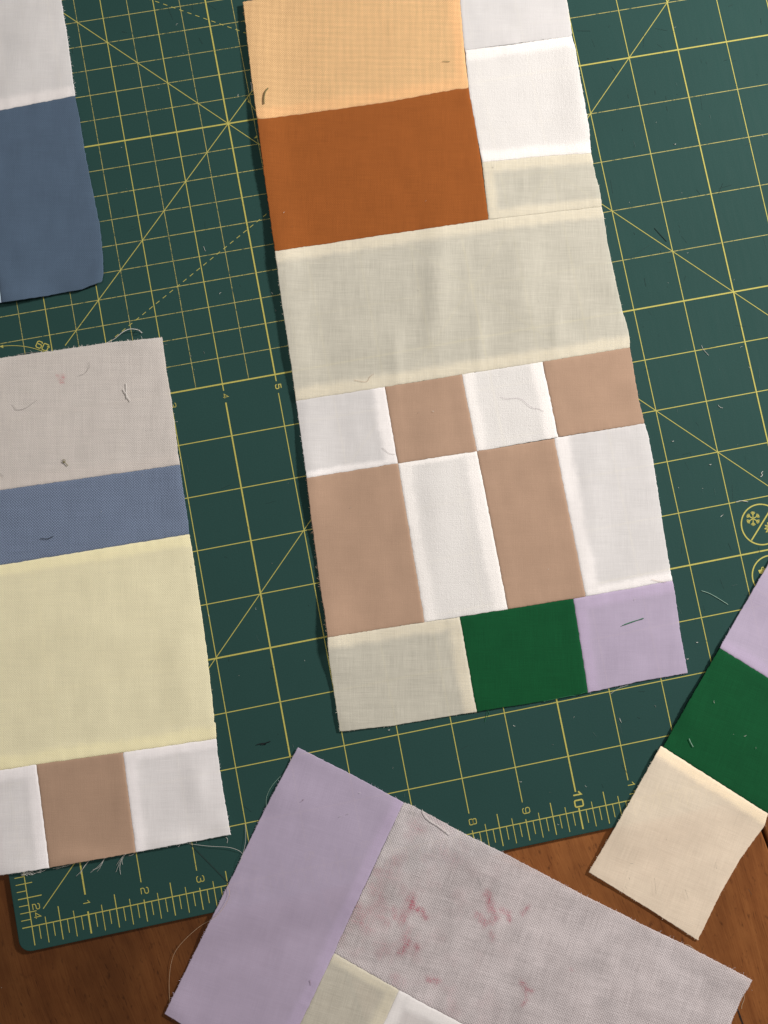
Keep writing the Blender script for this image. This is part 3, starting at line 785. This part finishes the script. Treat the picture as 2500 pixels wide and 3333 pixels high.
# --- strip at the right edge
Ek = Block('quilt_strip', 'slanted strip of lilac, green and cream patches at the right edge', 'quilt block', 0.0008,
           lifts=[(2480, 1880, .0010, 80, 120), (2350, 2120, .0012, 70, 120), (2250, 2300, .0014, 70, 130), (2130, 2460, .0012, 70, 110), (2040, 2640, .0010, 70, 110), (1930, 2830, .0004, 60, 60),
                  (2300, 2800, .0007, 100, 100), (2400, 2400, .0006, 90, 90)], seed=5, angle=-0.57, drape=True)
patch(Ek, 'lilac patch', 'lilac_cotton', (2640, 1598), (2990, 1800), (2343, 2109), (2694, 2325), 'sfsf', L=[(2500, 1838), (2400, 2008)], Bm=[(2500, 2207)], allow='b')
patch(Ek, 'green patch', 'green_cotton', (2343, 2109), (2694, 2325), (2158, 2432), (2500, 2649), 'hfhf', T=[(2500, 2207)], L=[(2245.6, 2277)])
patch(Ek, 'cream patch', 'ivory_lawn', (2151, 2429), (2500, 2649), (1916, 2838.8), (2271.6, 3060.6), 'hfff', L=[(1998.7, 2700)], T=[(2158, 2432)],
      R=[(2488.6, 2687), (2410, 2795), (2344, 2910)], allow='t', Bm=[(2100, 2951)])

BLOCKS = [A, Bk, Ck, Dk, Ek]
for b_ in BLOCKS: b_.root.location.z = 0.0

# ------------------------------------------------------------------ loose threads and lint
def inside(poly, x, y):
    c = False; n_ = len(poly); j = n_ - 1
    for i in range(n_):
        xi, yi = poly[i]; xj, yj = poly[j]
        if (yi > y) != (yj > y) and x < (xj - xi) * (y - yi) / (yj - yi) + xi: c = not c
        j = i
    return c
def surf(x, y):
    z = None
    for B in BLOCKS:
        for poly, _ in B.polys:
            if inside(poly, x, y):
                h = B.h(x, y) + 0.00038; z = h if z is None else max(z, h)
    if z is None:
        q = P(x, y)
        z = 0.0001 if (q.x > X0 and q.y > Y0) else -MAT_T + 0.00005
    return z
TM = {'white': thread_mat('white_thread', (0.72, 0.70, 0.68)), 'pale': thread_mat('pale_thread', (0.55, 0.55, 0.52)), 'grey': thread_mat('grey_thread', (0.30, 0.28, 0.27)),
      'dark': thread_mat('dark_thread', (0.010, 0.014, 0.016)), 'olive': thread_mat('olive_thread', (0.18, 0.16, 0.07)), 'green': thread_mat('green_thread', (0.03, 0.16, 0.08)),
      'mint': thread_mat('mint_thread', (0.30, 0.46, 0.38)), 'red': thread_mat('red_thread', (0.45, 0.04, 0.08)), 'tan': thread_mat('tan_thread', (0.42, 0.26, 0.17)), 'blond': thread_mat('blond_thread', (0.50, 0.36, 0.24)),
      'purple': thread_mat('purple_thread', (0.30, 0.22, 0.28))}
def strand(mb, pts, r, lift=0.0, taper=False, n=7):
    q = smooth_line(pts, n)
    zs = [surf(x, y) for x, y in q]
    for _ in range(2):   # a thread bridges steps instead of following them exactly
        zs = [max(z, sum(zs[max(0, i - 2):i + 3]) / len(zs[max(0, i - 2):i + 3])) for i, z in enumerate(zs)]
    out = []
    for i, ((x, y), z) in enumerate(zip(q, zs)):
        arch = lift * math.sin(math.pi * i / max(1, len(q) - 1))
        out.append(P(x, y, z + r + arch))
    mb.tube(out, r, 5, taper)
def thread(pts, colour, r, label, lift=0.0, extra=(), cat='thread'):
    mb = MB(); strand(mb, pts, r, lift)
    for e_ in extra: strand(mb, e_, r, lift)
    cx = Vector(mb.v[0])
    o = mesh_obj('loose_thread', [Vector(v) - cx for v in mb.v], mb.f, TM[colour], None, True)
    o.location = cx; o['label'] = label; o['category'] = cat; o['group'] = 'loose threads and clippings'
    return o
t = thread
t([(1630, 1291), (1649, 1298), (1692, 1297), (1730, 1325.5), (1752, 1330), (1770, 1339)], 'purple', .000045, 'wavy hair-thin mauve thread on the small brushed white check')
t([(1153, 1237), (1192, 1242.6), (1204, 1226.6), (1216, 1217)], 'tan', .00006, 'fine brown hair bent like a tick on the wide cream band')
t([(1245, 1457), (1266.5, 1475), (1286, 1479)], 'grey', .00006, 'short grey hair beside the corner of the small white check')
t([(1440, 199), (1452, 199), (1464, 200.4)], 'olive', .00012, 'tiny straight green clipping on the peach patch')
t([(873, 286), (864, 298), (860.5, 312), (859.5, 325), (860, 337.5)], 'olive', .00028, 'thick olive thread bit near the left edge of the peach patch')
t([(411, 1247), (412, 1270), (413, 1297)], 'white', .00013, 'crossed white thread bits on the oatmeal patch', extra=[[(401, 1265), (411, 1284), (425, 1306)]])
t([(42, 1315), (56, 1333), (81, 1329), (99.5, 1317), (119, 1303)], 'grey', .00007, 'hooked grey thread at the left of the oatmeal patch')
t([(291, 1177), (289, 1198), (274, 1216), (256, 1223)], 'grey', .00006, 'curved grey hair right of the red mark on the oatmeal patch')
t([(204, 1496), (212, 1498), (209, 1506), (204, 1501), (212, 1506), (221, 1516)], 'olive', .00016, 'knotted olive lint speck low on the oatmeal patch')
t([(0, 1540), (6, 1544), (12, 1551)], 'grey', .00008, 'grey thread end at the left frame edge above the blue band')
t([(131, 1751), (151, 1754), (160, 1752), (172, 1746)], 'dark', .00014, 'short dark thread on the blue grey band')
t([(347, 1116), (371, 1104), (386, 1092), (401, 1080), (422, 1071), (446, 1073), (463, 1083)], 'white', .00013, 'curled white thread sticking out above the oatmeal patch', lift=.0022, extra=[[(446, 1072), (455, 1076), (460, 1084)]])
t([(54, 1156), (78, 1150), (111, 1147), (130, 1146)], 'grey', .00009, 'grey thread lying along the top edge of the oatmeal patch')
t([(2025, 2036), (2060, 2024), (2094, 2011.6)], 'green', .00013, 'straight green thread on the lilac patch of the centre block', extra=[[(2031, 2033), (2062, 2022), (2096, 2013)]])
t([(2283.5, 1923), (2310, 1932), (2340, 1949), (2370, 1968)], 'mint', .00013, 'long pale mint thread on the mat right of the centre block')
t([(2283.5, 1124), (2290, 1138), (2307, 1157)], 'pale', .00009, 'thin pale thread crossing a grid line right of the tan check')
t([(2337, 1318), (2345, 1326), (2353, 1328)], 'pale', .00009, 'small pale bent clipping on the mat below the thin crossing thread')
t([(2484, 1534), (2478, 1540), (2482, 1546), (2476, 1552)], 'white', .00012, 'tiny white zigzag clipping at the right frame edge')
t([(2346, 1682), (2356, 1673)], 'pale', .0001, 'pale clipping left of the snowflake symbol')
t([(2396, 1634), (2412, 1630), (2435, 1633.6)], 'pale', .00014, 'pale thread lying along the grid line above the snowflake symbol')
t([(2121, 1886), (2140, 1891), (2168.5, 1895)], 'tan', .00006, 'fine tan hair on the seam above the lilac patch')
t([(2243, 2404), (2248, 2416), (2256.4, 2431)], 'mint', .00014, 'pale mint clipping on the green patch of the slanted strip')
t([(2015, 2337), (2023, 2352)], 'pale', .00008, 'short pale thread in a grid square below the centre block')
t([(2130, 742), (2150, 764), (2170, 785.6)], 'dark', .0001, 'straight dark thread on the mat near the diagonal line')
t([(836, 2424), (850, 2420), (862, 2419), (880, 2413)], 'dark', .00022, 'black lint streak on the mat above the lilac strip', extra=[[(850, 2423), (866, 2422)]])
t([(663, 802), (666, 812), (669, 817)], 'pale', .00008, 'tiny pale clipping inside a half-inch square')
t([(613, 2746), (678, 2754), (743, 2758), (776, 2768), (789, 2779)], 'pale', .00007, 'fine pale thread from the left block to the lilac strip', lift=.001)
t([(797.5, 2681), (800, 2725), (795, 2763), (781, 2806), (773, 2817)], 'pale', .00007, 'fine pale thread arching beside the lilac strip edge', lift=.001)
t([(740.5, 2882), (747.5, 2909), (732, 2947), (700, 2985), (651, 3015), (602, 3058), (570, 3099), (556, 3142), (550.6, 3197), (552, 3262)], 'blond', .00007, 'long thread looping from the lilac strip over the bare table', lift=.0015)
t([(916, 2523.6), (886, 2557), (868, 2593), (867, 2625)], 'mint', .00007, 'thin thread bowing out from the upper left edge of the lilac strip')
t([(1374, 2635), (1392, 2665), (1428, 2689), (1464.5, 2716.5)], 'white', .00012, 'white thread on the top edge of the mauve cloth')
t([(989, 2600), (987, 2605), (980, 2609)], 'purple', .00009, 'tiny curled fibre high on the lilac strip')
t([(1009, 3190), (1011, 3198), (1013, 3206)], 'purple', .00009, 'tiny fibre on the lilac strip beside the cream patch')
t([(2229, 3075), (2245, 3078), (2265, 3094)], 'blond', .0001, 'raised thread on the far edge of the mauve cloth')
t([(2423, 3236), (2421, 3256), (2415, 3271), (2414, 3283)], 'blond', .00012, 'loose thread hanging at the right end of the mauve cloth')
t([(1988, 2258), (2015, 2240), (2047.6, 2228.6)], 'pale', .00006, 'pale wisp of thread under the bottom edge of the lilac patch')
t([(1770, 2283), (1850, 2266), (1880, 2262), (1905, 2253)], 'green', .0001, 'dark green thread along the bottom edge of the green patch')
t([(1586, 2312), (1582, 2330), (1578, 2350)], 'green', .0001, 'dark green thread dangling below the green patch corner', extra=[[(1588, 2313), (1592, 2324), (1583, 2338)]])
t([(735, 2725), (741, 2732), (739, 2744)], 'pale', .00008, 'small curl of thread below the corner of the white patch')
t([(816, 268), (820, 284), (818, 296)], 'white', .00012, 'white fluff at the left edge of the peach patch')

# frayed fringe at the foot of the left block: part of that block
z1 = lambda pts: [(x * .3014, 2750 + y * .3014) for x, y in pts]
fr = MB()
for g_ in ([(965, 170), (920, 225), (870, 290), (820, 340)], [(955, 176), (905, 240), (862, 318)], [(1140, 135), (1100, 190), (1040, 250), (975, 300)], [(1125, 150), (1085, 240), (1045, 292)], [(1130, 150), (1070, 240), (1000, 270)],
           [(1350, 100), (1300, 175), (1270, 250), (1250, 297)], [(1325, 120), (1295, 230), (1303, 322)], [(1345, 105), (1290, 170), (1255, 225)], [(1360, 95), (1320, 160), (1325, 215)],
           [(700, 225), (655, 245), (605, 262)], [(760, 212), (700, 235), (660, 240)], [(1460, 88), (1420, 112), (1385, 120)], [(640, 236), (600, 252), (570, 254)]):
    strand(fr, z1(g_), random.uniform(.00005, .00008), 0.0004, True)
for k in range(26):
    x, y = random.uniform(180, 440), 0; y = 318 - (x - 180) * .12 + random.uniform(-14, 12)
    w_ = [(x, y)]
    for _ in range(3): w_.append((w_[-1][0] + random.uniform(-5, 45), w_[-1][1] + random.uniform(-16, 16)))
    strand(fr, z1(w_), random.uniform(.00004, .00007), random.uniform(0, .0008), True, 4)
o = fr.build('thread_fringe', TM['pale'], Ck.root); o['kind'] = 'stuff'

# scattered specks of lint too small to tell apart
li = MB()
for _ in range(85):
    x, y = random.choice(((random.uniform(1950, 2500), random.uniform(0, 2600)), (random.uniform(250, 1000), random.uniform(0, 2400)), (random.uniform(1100, 2100), random.uniform(2300, 2700)), (random.uniform(0, 2500), random.uniform(200, 3300))))
    a_ = random.random() * 6.28; L_ = random.uniform(2, 9); r_ = random.uniform(.00003, .00007)
    z = surf(x, y) + r_
    li.tube([P(x, y, z), P(x + L_ * .5 * math.cos(a_), y + L_ * .5 * math.sin(a_), z + .0001), P(x + L_ * math.cos(a_ + .5), y + L_ * math.sin(a_ + .5), z)], r_, 3)
for x, y in ((2197, 469), (2269, 2091), (2312, 1512), (2190, 1436), (2238, 2145), (1266, 2376)):
    z = surf(x, y) + .0001
    li.tube([P(x - 3, y, z), P(x, y + 1, z + .0001), P(x + 3, y - 1, z)], .00014, 4)
o = li.build('lint_specks', TM['pale']); o['kind'] = 'stuff'
o['label'] = 'pale specks of lint scattered over the mat and cloth'; o['category'] = 'lint'
